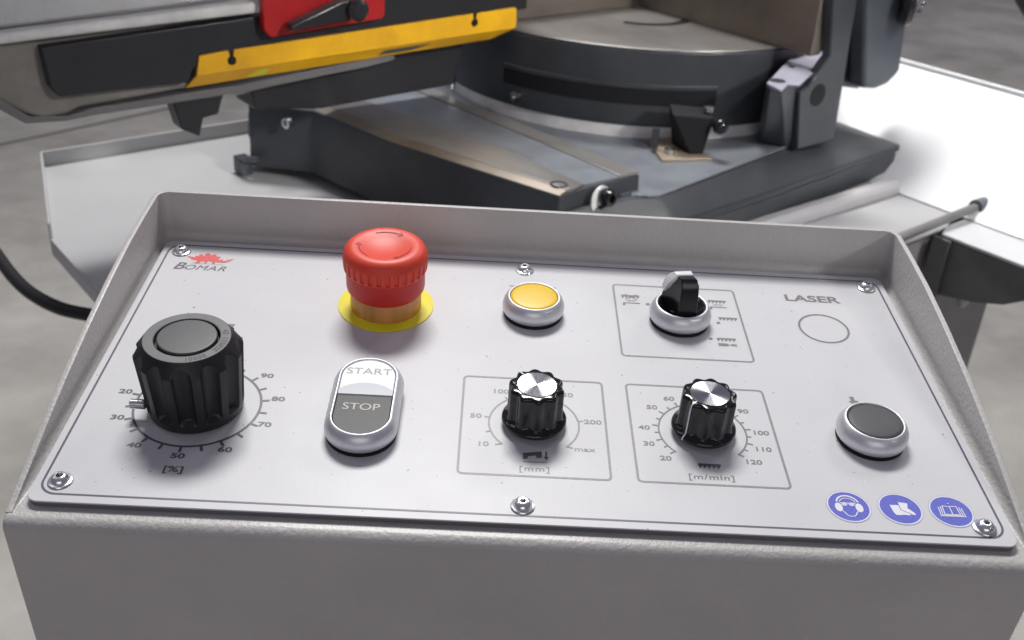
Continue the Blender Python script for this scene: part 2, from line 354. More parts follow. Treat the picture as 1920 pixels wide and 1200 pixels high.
# laser
label_text('lettering', 'LASER', 340.9, 169.4, 5.7, M['print_mid'], fp, 1.30, 0.03)
obj('printed_ring', strip(arcpts(340.5, 142.1, 12.3, 0, 355, 71), 1.15, PZ, True), M['print_mid'], fp)
# arrow at the black button, bars at the yellow one
obj('down_arrow_symbol', poly([(338.9, 86.6), (341.0, 86.7), (341.0, 83.9), (342.6, 83.7), (340.2, 80.0), (337.9, 83.3), (339.2, 83.6)], PZ), M['print_mid'], fp)
obj('underline', strip([(181.0, 166.6), (205.3, 166.7)], 0.9, PZ), M['print_light'], fp)
# maker's name and red dinosaur
label_text('lettering', 'B', 9.9, 169.3, 6.5, md, fp, 1.05, 0.012, 0.30)
label_text('lettering', 'OMAR', 23.2, 168.3, 4.6, md, fp, 1.08, 0.0, 0.30, spacing=1.1)
obj('underline', strip([(14.6, 172.3), (31.6, 172.3)], 0.18, PZ), M['print_light'], fp)
dino = [(10.6, 179.1), (12.8, 178.9), (14.3, 178.4), (15.3, 178.2), (15.2, 179.6), (16.3, 179.9), (17.1, 179.1), (16.7, 180.9), (17.7, 181.7), (18.7, 181.3), (19.5, 179.8), (19.9, 180.1), (19.7, 181.9), (21.0, 183.0), (22.1, 182.6), (23.1, 180.9), (23.9, 181.9), (25.6, 182.3), (25.9, 180.3), (28.2, 180.1), (28.3, 178.5), (27.6, 177.3), (28.6, 176.7), (29.6, 177.7), (30.2, 177.1), (30.0, 175.9), (31.4, 176.3), (32.9, 176.5), (32.3, 177.7), (33.0, 177.8), (33.6, 177.0), (34.1, 177.5), (33.7, 178.6), (34.5, 178.0), (35.8, 179.0), (34.5, 176.6), (32.6, 174.8), (30.4, 174.2), (26.7, 174.5), (26.9, 172.9), (25.7, 172.5), (25.1, 174.3), (23.7, 175.1), (22.7, 174.7), (22.4, 172.9), (21.1, 172.6), (21.6, 173.5), (21.0, 174.8), (19.5, 174.4), (18.8, 172.7), (17.8, 172.5), (16.1, 172.9), (17.3, 173.9), (17.2, 175.0), (15.0, 175.7), (14.1, 175.9), (13.3, 177.1), (11.6, 178.1)]
obj('dinosaur_emblem', poly(dino, PZ), M['print_red'], fp)
# safety signs
mb = M['print_blue']; mw = M['print_white']
def disc(x, y, r, z): return poly(arcpts(x, y, r, 0, 355, 71), z)
def sign(x, y):
    obj('safety_sign', disc(x, y, 8.2, PZ), mb, fp)
    obj('sign_ring', strip(arcpts(x, y, 8.45, 0, 355, 71), 0.5, PZ + 0.04, True), M['print_white'], fp)
    obj('sign_edge', strip(arcpts(x, y, 8.85, 0, 355, 71), 0.3, PZ + 0.06, True), M['print_pale'], fp)
Y0 = 13.9
for x in (320, 341.1, 362.0): sign(x, Y0)
zz = PZ + 0.08
# ear defenders and goggles
x, y = 320, Y0
bm = strip(arcpts(x, y + 1.6, 4.5, 12, 168, 24), 0.7, zz); strip(arcpts(x, y + 1.2, 3.5, 20, 160, 20), 0.35, zz, bm=bm)
for sx in (-1, 1):
    poly([(x + sx * 4.2 + 1.55 * math.cos(R(a)) , y - 0.6 + 2.5 * math.sin(R(a))) for a in range(0, 360, 15)], zz + 0.01, bm)
    strip([(x + sx * 1.5 + 1.1 * math.cos(R(a)), y + 1.25 + 0.85 * math.sin(R(a))) for a in range(0, 360, 20)], 0.32, zz, True, bm)
    poly([(x + sx * 1.5 + 0.75 * math.cos(R(a)), y + 1.25 + 0.55 * math.sin(R(a))) for a in range(0, 360, 30)], zz + 0.01, bm)
strip([(x - 3.2, y + 1.9), (x + 3.2, y + 1.9)], 0.35, zz + 0.02, bm=bm)
strip([(x - 3.2, y - 2.6)] + arcpts(x, y - 3.2, 2.4, 190, 350, 12) + [(x + 3.2, y - 2.6)], 0.42, zz, bm=bm)
obj('pictogram', bm, mw, fp)
# boots
x, y = 341.1, Y0
bm = poly([(x - 3.9, y + 2.0), (x - 0.2, y + 2.1), (x - 0.2, y - 0.3), (x + 1.0, y - 1.5), (x + 3.3, y - 2.5), (x + 3.3, y - 3.5), (x + 0.3, y - 3.3), (x - 0.6, y - 3.6), (x - 2.7, y - 3.6), (x - 3.3, y - 2.3)], zz)
poly([(x + 0.1, y + 3.9), (x + 3.8, y + 3.3), (x + 3.1, y + 0.5), (x + 4.4, y - 0.9), (x + 5.4, y - 2.2), (x + 5.4, y - 3.3), (x + 3.9, y - 3.0), (x + 3.6, y - 2.3), (x + 1.2, y - 1.2), (x + 0.1, y - 0.1)], zz, bm)
obj('pictogram', bm, mw, fp)
# open book
x, y = 362.0, Y0
bm = bmesh.new()
for d in (0, 0.9, 1.8):
    strip([(x - 2.9 - d, y + 2.9 - d * 0.45), (x - 3.2 - d, y - 1.9 - d * 0.55), (x + 3.2 + d, y - 1.9 - d * 0.55), (x + 2.9 + d, y + 2.9 - d * 0.45)], 0.38, zz + d * 0.01, bm=bm)
strip([(x - 3.1, y + 2.9), (x, y + 2.6), (x + 3.1, y + 2.9)], 0.38, zz + 0.03, bm=bm); strip([(x, y + 2.7), (x, y - 1.9)], 0.38, zz + 0.05, bm=bm)
obj('pictogram', bm, mw, fp)

# ---- screws
def screw(x, y, rot, tilt=(0, 0)):
    prof = [(4.75, 0.0), (4.85, 0.35), (4.55, 0.75), (3.85, 0.95), (3.75, 1.25), (3.35, 2.25), (2.6, 3.0), (2.05, 3.25), (1.75, 3.3)]
    bm = lathe(prof, 40, cap=False)
    top = [(1.45 * math.cos(R(60 * i + rot)), 1.45 * math.sin(R(60 * i + rot))) for i in range(6)]
    # hex socket sunk into the head
    ring = [V(bm, 1.75 * math.cos(2 * math.pi * (i + .5) / 40), 1.75 * math.sin(2 * math.pi * (i + .5) / 40), 3.3) for i in range(40)]
    o = obj('screw', bm, M['zinc'], cp, (x, y, 0.02), (R(tilt[0]), R(tilt[1]), 0), angle=30)
    bm2 = bmesh.new(); t = [V(bm2, u, v, 3.28) for u, v in top]; b = [V(bm2, u, v, 1.6) for u, v in top]
    hexr = [V(bm2, 1.76 * math.cos(R(60 * i + rot)), 1.76 * math.sin(R(60 * i + rot)), 3.3) for i in range(6)]
    mid = [V(bm2, 1.76 * math.cos(R(60 * i + rot + 30)), 1.76 * math.sin(R(60 * i + rot + 30)), 3.3) for i in range(6)]
    for i in range(6):
        j = (i + 1) % 6; bm2.faces.new((t[i], t[j], b[j], b[i])); bm2.faces.new((hexr[i], mid[i], t[i])); bm2.faces.new((mid[i], hexr[j], t[j], t[i]))
    bm2.faces.new(b); obj('hex_socket', bm2, M['steel'], o, smooth=False)
    return o
for i, (x, y, r) in enumerate(((7.0, 183.0, 10), (189.0, 182.6, 25), (373.2, 183.0, 40), (6.6, 7.0, 15), (187.8, 5.2, 5), (372.4, 5.2, 50))): screw(x, y, r, (random.uniform(-1, 1), random.uniform(-1, 1)))

# ---- round push buttons
BEZ = [(14.0, 1.75), (14.5, 1.85), (15.1, 2.6), (15.4, 4.0), (15.45, 5.2), (15.2, 6.8), (14.6, 8.2), (13.8, 9.4), (13.1, 10.1), (12.6, 10.45), (12.25, 10.45), (12.0, 10.2), (11.95, 8.6), (11.95, 6.0)]
def bezel(name, x, y, label, half=0.0):
    b = obj(name, lathe(BEZ, 96, half=half, cap=False), M['silver'], cp, (x, y, 0), angle=60, label=label)
    obj('base_ring', lathe([(14.75, 0.02), (14.75, 1.55), (11, 1.7)], 72, half=half), M['black'], b)  # black base part, its colour also carries the contact shade under the bezel
    return b
def cap(parent, m, label=None):
    pr = [(11.6, 6.0), (11.75, 9.3), (11.6, 9.9), (11.2, 10.15)] + [(11.2 * math.cos(R(a)), 10.15 + 0.75 * math.sin(R(a))) for a in range(12, 89, 8)] + [(0, 10.9)]
    return obj('button_cap', lathe(pr, 72, cap=False), m, parent, angle=50, label=label)
b = bezel('push_button', 193.0, 142.2, 'round push button with a yellow cap in a silver bezel'); cap(b, M['yellow'])
b = bezel('push_button', 340.4, 57.3, 'round push button with a dark grey cap in a silver bezel'); cap(b, M['key_black'])

# ---- selector switch
sel = bezel('selector_switch', 266.8, 142.2, 'rotary selector switch with black handle and white pointer in a silver bezel')
dish = lathe([(11.9, 9.6), (11.5, 9.9), (10.6, 9.2), (9.2, 7.6), (7, 6.2), (4, 5.6), (0, 5.4)], 72, cap=False)
obj('dish', dish, M['black_gloss'], sel, angle=60)
def loft(levels, bm=None):
    bm = bm or bmesh.new(); rows = [[V(bm, *p) for p in l] for l in levels]; n = len(rows[0])
    for a, b_ in zip(rows, rows[1:]):
        for i in range(n): bm.faces.new((a[i], a[(i + 1) % n], b_[(i + 1) % n], b_[i]))
    bm.faces.new(rows[0][::-1]); bm.faces.new(rows[-1]); return bm
def hl(z, fl, fr, br, bl, pinch=0.0, dz=0.0):
    def mid(p, q, k, t): return (p[0] + (q[0] - p[0]) * t + k * 0.9, p[1] + (q[1] - p[1]) * t + k * 0.3, z + dz * t)
    return [(*fl, z), (*fr, z), mid(fr, br, -pinch, .5), (*br, z + dz), (*bl, z + dz), mid(bl, fl, pinch, .5)]
lev = [hl(6.0, (-2.9, -9.2), (5.9, -8.6), (2.6, 10.4), (-9.4, 8.2), 0.0),
       hl(11, (-2.8, -8.2), (5.8, -7.4), (1.8, 9.8), (-9.4, 6.6), 0.9),
       hl(16, (-2.6, -6.9), (5.6, -6.2), (1.4, 8.6), (-8.9, 5.4), 1.1),
       hl(21, (-2.5, -5.9), (5.5, -5.2), (1.6, 7.6), (-8.4, 4.6), 0.9),
       hl(24, (-2.3, -5.0), (5.4, -4.3), (1.8, 6.6), (-7.8, 3.8), 0.6),
       hl(27.2, (-2.9, -2.6), (4.4, -2.2), (1.8, 4.6), (-6.2, 2.4), 0.2, 0.4)]
lev = [[(x * 1.1 + 0.3, y, z * 0.965) for x, y, z in l] for l in lev]
hd = obj('handle', loft(lev), M['handle'], sel, angle=40, bevel=0.55, seg=3)
def hw(z, a, b_, c, d, dz=0): return [(*a, z), (*b_, z), (*c, z + dz), (*d, z + dz)]
lev = [hw(15.0, (-8.6, 4.2), (-6.9, 4.6), (-5.5, 8.0), (-9.6, 7.0)),
       hw(18, (-9.3, 1.6), (-3.0, 4.4), (0.6, 9.2), (-9.7, 6.4)),
       hw(22.5, (-8.2, 0.0), (2.9, 3.2), (2.4, 8.4), (-9.2, 5.4)),
       hw(25.6, (-6.0, -0.8), (3.6, 1.2), (3.0, 6.4), (-7.6, 4.2)),
       hw(27.9, (-4.3, -0.3), (3.0, 0.7), (2.4, 4.4), (-5.8, 3.0))]
lev = [[(x * 1.06 + 0.1, y, z * 0.975) for x, y, z in l] for l in lev]
obj('pointer_tip', loft(lev), M['white'], hd, angle=50, bevel=0.5, seg=3)

# ---- start / stop double button
ss = bezel('start_stop_button', 119.5, 57.5, 'oval double push button, white START half above a black STOP half', half=13.6)
HS = 13.6; ri = 11.7
def key_outline(y0, y1, r, arc=None):
    pts = []
    for t in range(0, 181, 6):
        x, y = r * math.cos(R(t)), r * math.sin(R(t)) + HS; pts.append((x, y))
    pts += [(-r, y_) for y_ in (HS * 0.5, 0, -HS * 0.5)]
    for t in range(180, 361, 6):
        x, y = r * math.cos(R(t)), r * math.sin(R(t)) - HS; pts.append((x, y))
    pts += [(r, y_) for y_ in (-HS * 0.5, 0, HS * 0.5)]
    return pts
def clip(pts, f):
    out = []
    for i, p in enumerate(pts):
        q = pts[(i + 1) % len(pts)]; a, b_ = f(p), f(q)
        if a >= 0: out.append(p)
        if a * b_ < 0: t = a / (a - b_); out.append((p[0] + (q[0] - p[0]) * t, p[1] + (q[1] - p[1]) * t))
    return out
full = key_outline(0, 0, ri)
DIV = 0.3
stop = clip(full, lambda p: DIV - 0.15 - p[1]); start = clip(full, lambda p: p[1] - DIV - 0.1)
def key(pts, z0, z1, m, name, bev):
    return obj(name, prism(pts, z0, z1), m, ss, angle=35, bevel=bev, seg=4)
k1 = key(start, 5, 10.0, M['key_white'], 'start_key', 0.35)
k2 = key(stop, 5, 9.6, M['key_stop'], 'stop_key', 0.9)
RA = 16.5; LC = 9.6 - RA + 0.0
lens = clip(start, lambda p: RA - math.hypot(p[0], p[1] - (DIV + 8.4 - RA)))
pts2 = []
# finer arc for the lens outline
half_w = ri
arc = []
cyl = DIV + 8.4 - RA
a_end = math.degrees(math.acos(half_w / RA))
arc = arcpts(0, cyl, RA, a_end, 180 - a_end, 24)
lens = [(half_w - 0.02, DIV + 0.12)] + arc + [(-half_w + 0.02, DIV + 0.12)]
obj('indicator_lens', prism(lens, 9.5, 10.15), M['lens'], ss, angle=35, bevel=0.12, seg=2)
label_text('lettering', 'START', 0, 17.0, 4.3, M['text_grey'], ss, 1.1, 0.0, 0, 0, 10.06)
label_text('lettering', 'STOP', -0.6, -7.2, 4.3, M['text_pale'], ss, 1.08, 0.004, 0, 0, 9.68)

# ---- emergency stop
es = obj('emergency_stop_button', lathe([(17.3, 0.3), (17.6, 0.6), (17.5, 6), (17.3, 11.0), (16.0, 11.2)], 96), M['orange'], cp, (119.4, 142.6, 0), angle=50, label='red mushroom emergency stop button on an amber collar and yellow disc')
obj('backing_disc', lathe([(23.65, 0.12), (23.65, 0.55), (23.4, 0.62), (0, 0.62)], 96, cap=False), M['yellow_disc'], es)
obj('shaft', lathe([(17.4, 9.9), (18.3, 10.6), (19.0, 11.8), (19.3, 13.2), (19.3, 23.5), (10, 23.6)], 96), M['red_dark'], es, angle=50)
def mushroom():
    bm = bmesh.new(); n = 300; nr = 30; per = n // nr
    prof = [(19.0, 22.6, 0), (20.0, 22.7, 0), (20.3, 23.2, 0), (20.4, 23.5, 0), (20.42, 23.7, 1), (20.6, 26, 1), (20.65, 29.2, 1), (20.65, 29.5, 0), (20.45, 30.2, 0), (20.05, 31.6, 0), (19.3, 33.0, 0), (18.3, 34.0, 0), (17.0, 34.7, 0), (15.6, 35.0, 0), (14.2, 34.95, 0), (12.4, 34.6, 0), (10.2, 34.0, 0), (7.5, 33.35, 0), (4.5, 32.9, 0), (1.6, 32.7, 0)]
    rings = []
    for r, z, k in prof:
        ring = []
        for i in range(n):
            t = 2 * math.pi * i / n; g = (i % per) in (1, 2, 3, 4)
            rr = r - (0.75 if (k and g) else 0); ring.append(V(bm, rr * math.cos(t), rr * math.sin(t), z))
        rings.append(ring)
    for a, b_ in zip(rings, rings[1:]):
        for i in range(n): bm.faces.new((a[i], a[(i + 1) % n], b_[(i + 1) % n], b_[i]))
    bm.faces.new(rings[0][::-1]); bm.faces.new(rings[-1]); return bm
mc = obj('mushroom_cap', mushroom(), M['red'], es, angle=38)
def dishz(r):
    T = [(1.6, 32.7), (4.5, 32.9), (7.5, 33.35), (10.2, 34.0), (12.4, 34.6), (14.2, 34.95), (15.6, 35.0), (17, 34.7)]
    for (r0, z0), (r1, z1) in zip(T, T[1:]):
        if r <= r1: return z0 + (z1 - z0) * (r - r0) / (r1 - r0)
    return 34.7
def arrow(a0, a1):
    """engraved-look curved arrow lying just on the dished top"""
    bm = bmesh.new(); n = 20; L = []
    for i in range(n + 1):
        t = i / n; a = R(a0 + (a1 - a0) * t); wd = 0.22 + 0.28 * t
        if t > 0.84: wd = 1.7 * (1 - t) / 0.16 + 0.05
        row = []
        for s in (-1, 1):
            r = 12.7 + s * wd; row.append(V(bm, r * math.cos(a), r * math.sin(a), dishz(r) + 0.22))
        L.append(row)
    for p, q in zip(L, L[1:]): bm.faces.new((p[0], q[0], q[1], p[1]))
    return bm
for a0 in (118, 238, -2): obj('rotation_arrow', arrow(a0, a0 - 66), M['red_mark'], mc)

# ---- big fluted knob
def big_knob():
    bm = bmesh.new(); n = 480; NF = 12; rings = []
    def body(z):
        if z < 30.6: return 20.3 + 0.074 * (z - 4.6)
        return 22.2 - (z - 30.6) / 5.6 * 4.3
    prof = [(18.8, 0.6), (19.6, 1.0), (20.0, 2.2), (20.2, 3.6)] + [(body(z), z) for z in [4.2 + i * 0.4 for i in range(12)] + [9.5 + i * 1.5 for i in range(13)] + [28.5 + 0.35 * i for i in range(23)]] + [(17.75, 36.4), (13.4, 36.4), (13.2, 36.2), (13.1, 33.5)]
    for r, z in prof:
        ring = []
        for i in range(n):
            t = 2 * math.pi * i / n; ph = abs(((i / n * NF + 0.28) % 1.0) - 0.5); q = ph / 0.345
            dep = 3.0 * (1 - q ** 2.2) ** 0.62 if q < 1 else 0
            if z < 7.6: dep *= max(0, min(1, (z - 5.0) / 2.2))
            g = 20.3 + 0.074 * (min(z, 33.5) - 4.6) - dep
            rr = min(r, g) if z >= 4.2 and z < 36.3 and dep > 0 else r
            ring.append(V(bm, rr * math.cos(t), rr * math.sin(t), z))
        rings.append(ring)
    for a, b_ in zip(rings, rings[1:]):
        for i in range(n): bm.faces.new((a[i], a[(i + 1) % n], b_[(i + 1) % n], b_[i]))
    bm.faces.new(rings[0][::-1]); bm.faces.new(rings[-1]); return bm
bk = obj('control_knob', big_knob(), M['bakelite'], cp, (47.0, 56.8, 0), angle=40, label='large black fluted knob with a loose set screw sticking out')
obj('top_ring', lathe([(17.75, 36.2), (17.6, 36.5), (13.7, 36.52), (13.45, 36.3)], 96, cap=False), M['bakelite_ring'], bk)
obj('knob_cap', lathe([(12.2, 33.6), (12.25, 36.4), (12.15, 36.75), (11.85, 36.95), (11.5, 36.97), (0, 36.97)], 96, cap=False), M['bakelite_cap'], bk, angle=50)
for i, ch in enumerate('43 13302E  00001'):
    if ch == ' ': continue
    a = 22 - i * 6.6
    label_text('raised_character', ch, 15.6 * math.cos(R(a)), 15.6 * math.sin(R(a)), 2.3, M['bakelite'], bk, 0.95, 0.01, 0, a - 90, 36.6)
# set screw with thread
bm = bmesh.new(); n = 20; prev = None; rows = []
L_ = 9.0; turns = 11
for i in range(0, 133):
    x = -18.6 - L_ * i / 132 * 0.72; ph = (i / 132 * turns) % 1.0; rr = 2.25 - 0.38 * abs(ph * 2 - 1)
    rows.append([V(bm, x, rr * math.cos(2 * math.pi * k / n), rr * math.sin(2 * math.pi * k / n)) for k in range(n)])
for a, b_ in zip(rows, rows[1:]):
    for k in range(n): bm.faces.new((a[k], a[(k + 1) % n], b_[(k + 1) % n], b_[k]))
bm.faces.new(rows[0][::-1]); bm.faces.new(rows[-1])
obj('set_screw', bm, M['zinc'], bk, (0, -8.2, 6.4), angle=60)

# ---- two small knobs
def small_knob(x, y, ptr, name, label, phase):
    bm = bmesh.new(); n = 240; NL = 10
    prof = [(12.3, 1.9, 0), (13.6, 2.2, 0), (14.1, 3.0, 0), (14.0, 3.9, 0), (13.5, 4.5, 0), (12.6, 5.0, 0.2), (12.3, 5.6, .7), (12.2, 6.6, 1), (12.1, 12, 1), (12.0, 19.6, 1), (11.8, 20.5, 1), (11.3, 21.1, 0.95), (10.6, 21.3, 0.8), (8.75, 21.35, 0), (8.7, 21.15, 0), (3, 21.15, 0)]
    rings = []
    for r, z, k in prof:
        ring = []
        for i in range(n):
            t = 2 * math.pi * i / n; c = math.cos(NL * t + phase); d = 0.72 * (1 - c) * k
            rr = r - d; ring.append(V(bm, rr * math.cos(t), rr * math.sin(t), z))
        rings.append(ring)
    for a, b_ in zip(rings, rings[1:]):
        for i in range(n): bm.faces.new((a[i], a[(i + 1) % n], b_[(i + 1) % n], b_[i]))
    bm.faces.new(rings[0][::-1]); bm.faces.new(rings[-1])
    k = obj(name, bm, M['black_gloss'], cp, (x, y, 0), angle=50, label=label)
    obj('knob_disc', lathe([(8.45, 21.2), (8.45, 21.45), (8.3, 21.55), (0, 21.55)], 96, cap=False), M['spun'], k, angle=30)
    obj('bushing', lathe([(10.5, 0.05), (10.5, 2.2), (6, 2.3)], 48), M['black'], k)
    # pointer line from the disc over the edge and down to the skirt
    c, s = math.cos(R(ptr)), math.sin(R(ptr)); pth = [(8.8, 21.50), (10.7, 21.48), (11.5, 21.2), (12.05, 20.5), (12.25, 19.4), (12.4, 6.6), (12.7, 5.3), (13.6, 4.75), (14.2, 4.0), (14.3, 3.0)]
    bm = bmesh.new(); rows = []
    for r, z in pth: rows.append([V(bm, r * c - s * q, r * s + c * q, z) for q in (-0.33, 0.33)])
    for a, b_ in zip(rows, rows[1:]): bm.faces.new((a[0], b_[0], b_[1], a[1]))
    obj('pointer_line', bm, M['white'], k, angle=60)
    return k
small_knob(192.6, 56.2, 130, 'rotary_knob', 'small black lobed knob with a spun metal disc, its pointer turned to the back left', R(-130 * 10))
small_knob(266.4, 56.2, 222, 'rotary_knob', 'small black lobed knob with a spun metal disc, white pointer line towards the front left', R(-222 * 10))

bm = bmesh.new()
for x, y, a, l in ((231, 84, 95, 7), (229, 76, 100, 4), (92, 120, 40, 3), (150, 150, 20, 4), (310, 62, 130, 3), (214, 104, 10, 3), (331, 30, 70, 4), (105, 14, 15, 3), (258, 96, 25, 4)):
    c, s_ = math.cos(R(a)) * l / 2, math.sin(R(a)) * l / 2; strip([(x - c, y - s_), (x, y + 0.15), (x + c, y + s_)], 0.16, 0.03, bm=bm)
sc_ = obj('scratches', bm, M['scratch'], fp, smooth=False); sc_['kind'] = 'stuff'
# ---- tiny metal chips lying on the plate: one scatter nobody would count
bm = bmesh.new()
for i in range(24):
    x, y = random.uniform(4, 376), random.uniform(4, 186); a = random.uniform(0, 6.28); l = random.choice([0.3, 0.4, 0.6, 1.2]); q = 0.14
    c, s = math.cos(a), math.sin(a)
    prism([(x - c * l / 2 - s * q, y - s * l / 2 + c * q), (x - c * l / 2 + s * q, y - s * l / 2 - c * q), (x + c * l / 2 + s * q * .4, y + s * l / 2 - c * q), (x + c * l / 2 - s * q, y + s * l / 2 + c * q * .5)], 0.06, 0.32, bm)
ch = obj('metal_chips', bm, M['steel'], None, smooth=False); ch.rotation_euler = (TILT, 0, 0)
tag(ch, 'tiny dark metal chips scattered over the printed faceplate', 'swarf', kind='stuff')

# ================================================================== THE SAW BEHIND (axes turned 38 degrees)
ORG = (234.7, 618.9, 0); RZ = (0, 0, R(38))
def thing(name, label, cat): return empty(name, ORG, RZ, label, cat)

# ---- floor
fl = bmesh.new(); f = fl.faces.new([fl.verts.new((x, y, -0.95)) for x, y in ((-14, -6), (22, -6), (22, 24), (-14, 24))])
tag(obj('floor', fl, M['concrete'], smooth=False), kind='structure')

tag(obj('floor_joint', strip([(-5.4e3, -0.70e3), (-1.426e3, 2.938e3), (-0.816e3, 3.65e3), (4e3, 9.0e3)], 18, -948.5), M['joint']), kind='structure')
# ---- chip tray and stand
tr = thing('chip_tray', 'light grey folded sheet metal tray with raised rim under the saw base', 'tray')
out = [(-384, -138), (545, -138), (528, -45), (528, 540), (-329, 540), (-384, 330)]
obj('tray_floor', prism(out, -199, -195), M['trayl'], tr, bevel=1)
def rim(p, q, z0, z1, th, nm='rim', m='trayl'):
    d = (Vector(q) - Vector(p)).normalized(); nr = Vector((-d.y, d.x)) * th
    obj(nm, prism([p, q, (q[0] + nr.x, q[1] + nr.y), (p[0] + nr.x, p[1] + nr.y)], z0, z1), M[m], tr, bevel=0.8)
rim((-329, 540), (-384, 330), -210, -177, 3); rim((-384, 330), (-384, -138), -212, -194, 3)
rim((528, 543), (-329, 540), -210, -177, 3)
obj('rolled_edge', tube([(300, -138, -190), (548, -138, -182)], 5.2, 16), M['strip'], tr)
obj('edge_end_cap', tube([(540, -138, -182), (560, -138, -182)], 9, 20), M['castgrey2'], tr, bevel=1)
obj('support_channel', prism([(-46, -184), (-41, -178), (-28, -178), (-28, -194.8), (-46, -194.8)], 140, 526, axis='x'), M['channel'], tr, bevel=2.5)
st = thing('machine_stand', 'grey cabinet stand below the tray with a round plug on its side', 'stand')
obj('cabinet', box(-200, 560, -128, 480, -949, -200.5), M['cabinet'], st, bevel=3)
obj('cabinet_side', box(560.5, 677, -126, 420, -949, -262), M['cabinet'], st, bevel=3)
obj('plug', lathe([(11, 0), (11, 3), (8, 5), (0, 5.5)], 32), M['trayl'], st, (605, -126.2, -328), (R(90), 0, 0))

# ---- side shelf and white chute
sh = thing('side_shelf', 'pale flat shelf with rounded black underside sticking out at the right edge', 'shelf')
obj('shelf_top', prism([(462, -146), (520, -124), (760, -122), (760, -255), (462, -255)], -199, -195), M['shelf_top'], sh, bevel=1)
pr = [(-146, -200), (-146, -268)] + [(-150, -272)] + [(-200, -262), (-235, -250), (-262, -232), (-268, -205), (-266, -200)]
obj('shelf_body', prism(pr, 466, 756, axis='x'), M['shelf_body'], sh, bevel=2)
obj('shelf_lip', tube([(462, -262, -198), (470, -262, -197), (760, -262, -197)], 4, 12), M['shelf_top'], sh)
obj('mounting_plate', box(459, 464, -160, -138, -276, -200), M['shelf_body'], sh, bevel=1)
wc = thing('white_chute', 'brightly lit white sheet metal chute behind the saw at the right', 'chute')
obj('chute_sheet', loft([[(527, -420, -193.5), (532, -420, -194.9), (532, 520, -194.9), (527, 520, -193.5)], [(700, -420, -84), (704, -420, -88), (704, 520, -88), (700, 520, -84)]]), M['chute'], wc, smooth=False)
obj('chute_edge', tube([(702, -420, -82), (702, 520, -82)], 3.5, 10), M['chute'], wc)

# ---- saw base
sb = thing('bandsaw_bed', 'dark grey cast saw base with two machined rails behind the control panel', 'saw base')
o1 = [(1, -2), (103, -10), (118, -18), (348, 15), (476, 36), (520, 360), (330, 640), (180, 640), (-60, 500), (-122, 420), (-128, 398), (-75, 341), (-57, 212)]
o2 = [(-2, -8), (120, -34), (140, -38), (280, -31), (571, -6), (600, 380), (360, 660), (180, 660), (-60, 505), (-122, 424), (-128, 398), (-75, 341), (-57, 212)]
obj('casting', prism(o2, -158, -150, top=o2), M['castgrey'], sb, bevel=2)
obj('casting_skirt', prism(o2, -150, -126, top=o1), M['castgrey'], sb, bevel=2)
obj('casting_foot', prism([(x * 0.99, y * 0.985) for x, y in o2], -183, -158), M['castgrey'], sb, bevel=2)
obj('top_face', prism([(84, 0), (98, 1), (93, -5), (99, -7), (97, -10), (104, -12), (106, -16), (117, -20), (346, 14), (474, 36), (515, 355), (328, 630), (70, 630)], -126, -124.6), M['machined_cool'], sb)
# raised rail block along the left
obj('rail_block', prism([(-4, -6), (40, 0), (111, -2), (108, 40), (100, 200), (86, 420), (-120, 424), (-133, 398), (-82, 341), (-63, 212)], -183.5, -109, top=[(0, 0), (40, 4.5), (111, 4.5), (108, 40), (100, 200), (86, 420), (-120, 420), (-131, 398), (-78, 341), (-59.5, 212)]), M['castgrey'], sb, bevel=1.5)
obj('rail_chamfer', loft([[(0.5, 1, -109), (13, 2, -109), (-45, 212, -109), (-61, 345, -109), (-76, 345, -109), (-59, 212, -109)], [(10, 2.2, -105.6), (13, 2.2, -105.6), (-45, 212, -105.6), (-61, 345, -105.6), (-63, 345, -105.6), (-48, 212, -105.6)]]), M['oily'], sb, smooth=False)
obj('rail', prism([(13.2, 2), (36, 7), (30, 120), (-14, 345), (-60, 345), (-44.5, 212)], -109, -105.4), M['machined'], sb, bevel=0.5)
obj('rail', prism([(84, 5.5), (110, 5.5), (107, 40), (98, 200), (84, 400), (62, 400), (78, 150)], -109, -105.4), M['machined'], sb, bevel=0.5)
obj('rail_channel', prism([(36.5, 7), (83.5, 6), (77.5, 150), (61.5, 400), (-20, 400), (-13.5, 345), (30.5, 120)], -109, -106.6), M['machined_cool'], sb)
obj('rail_hole', lathe([(9, 0), (9, 0.5), (6.2, 0.55), (6.0, -4), (0, -4)], 32, cap=False), M['castgrey'], sb, (13, 17, -105.4))
obj('bolt_washer', lathe([(14, 0), (14, 2), (5, 2.2)], 40), M['white'], sb, (50, -3, -121), (R(90), 0, R(10)))
obj('bolt_head', lathe([(8.5, 2), (8.8, 8), (8.2, 12), (4.6, 12.5), (4.4, 6), (0, 6)], 32), M['black_gloss'], sb, (52, -5, -117), (R(90), 0, R(10)))
obj('foot_bracket', tube([(-143, 395, -192), (-143, 395, -178), (-141, 390, -171), (-134, 380, -170)], 4, 10), M['castgrey2'], sb)
obj('foot_block', box(-146, -130, 398, 418, -194, -174), M['castgrey'], sb, bevel=2)
obj('socket_bolt', lathe([(6, 0), (6, 6), (3.4, 6.2), (3.2, 2), (0, 2)], 24), M['steel'], sb, (-104, 352, -122), (R(90), 0, R(-75)))

# ---- turntable
tt = thing('turntable', 'round dark grey turntable with machined brown top and pale scale ring', 'turntable')
TC = (388, 318)
def ringpts(r, n=120): return arcpts(*TC, r, 0, 360 - 360 / n, n - 1)
obj('turntable_body', prism(ringpts(256), -109.8, -22.5), M['castgrey'], tt, angle=40, bevel=2)
obj('scale_ring', prism(ringpts(254), -124.5, -110), M['scale'], tt, angle=40)
obj('table_top', prism(ringpts(255.5), -22.4, -20), M['machined'], tt, angle=40, bevel=1.2)
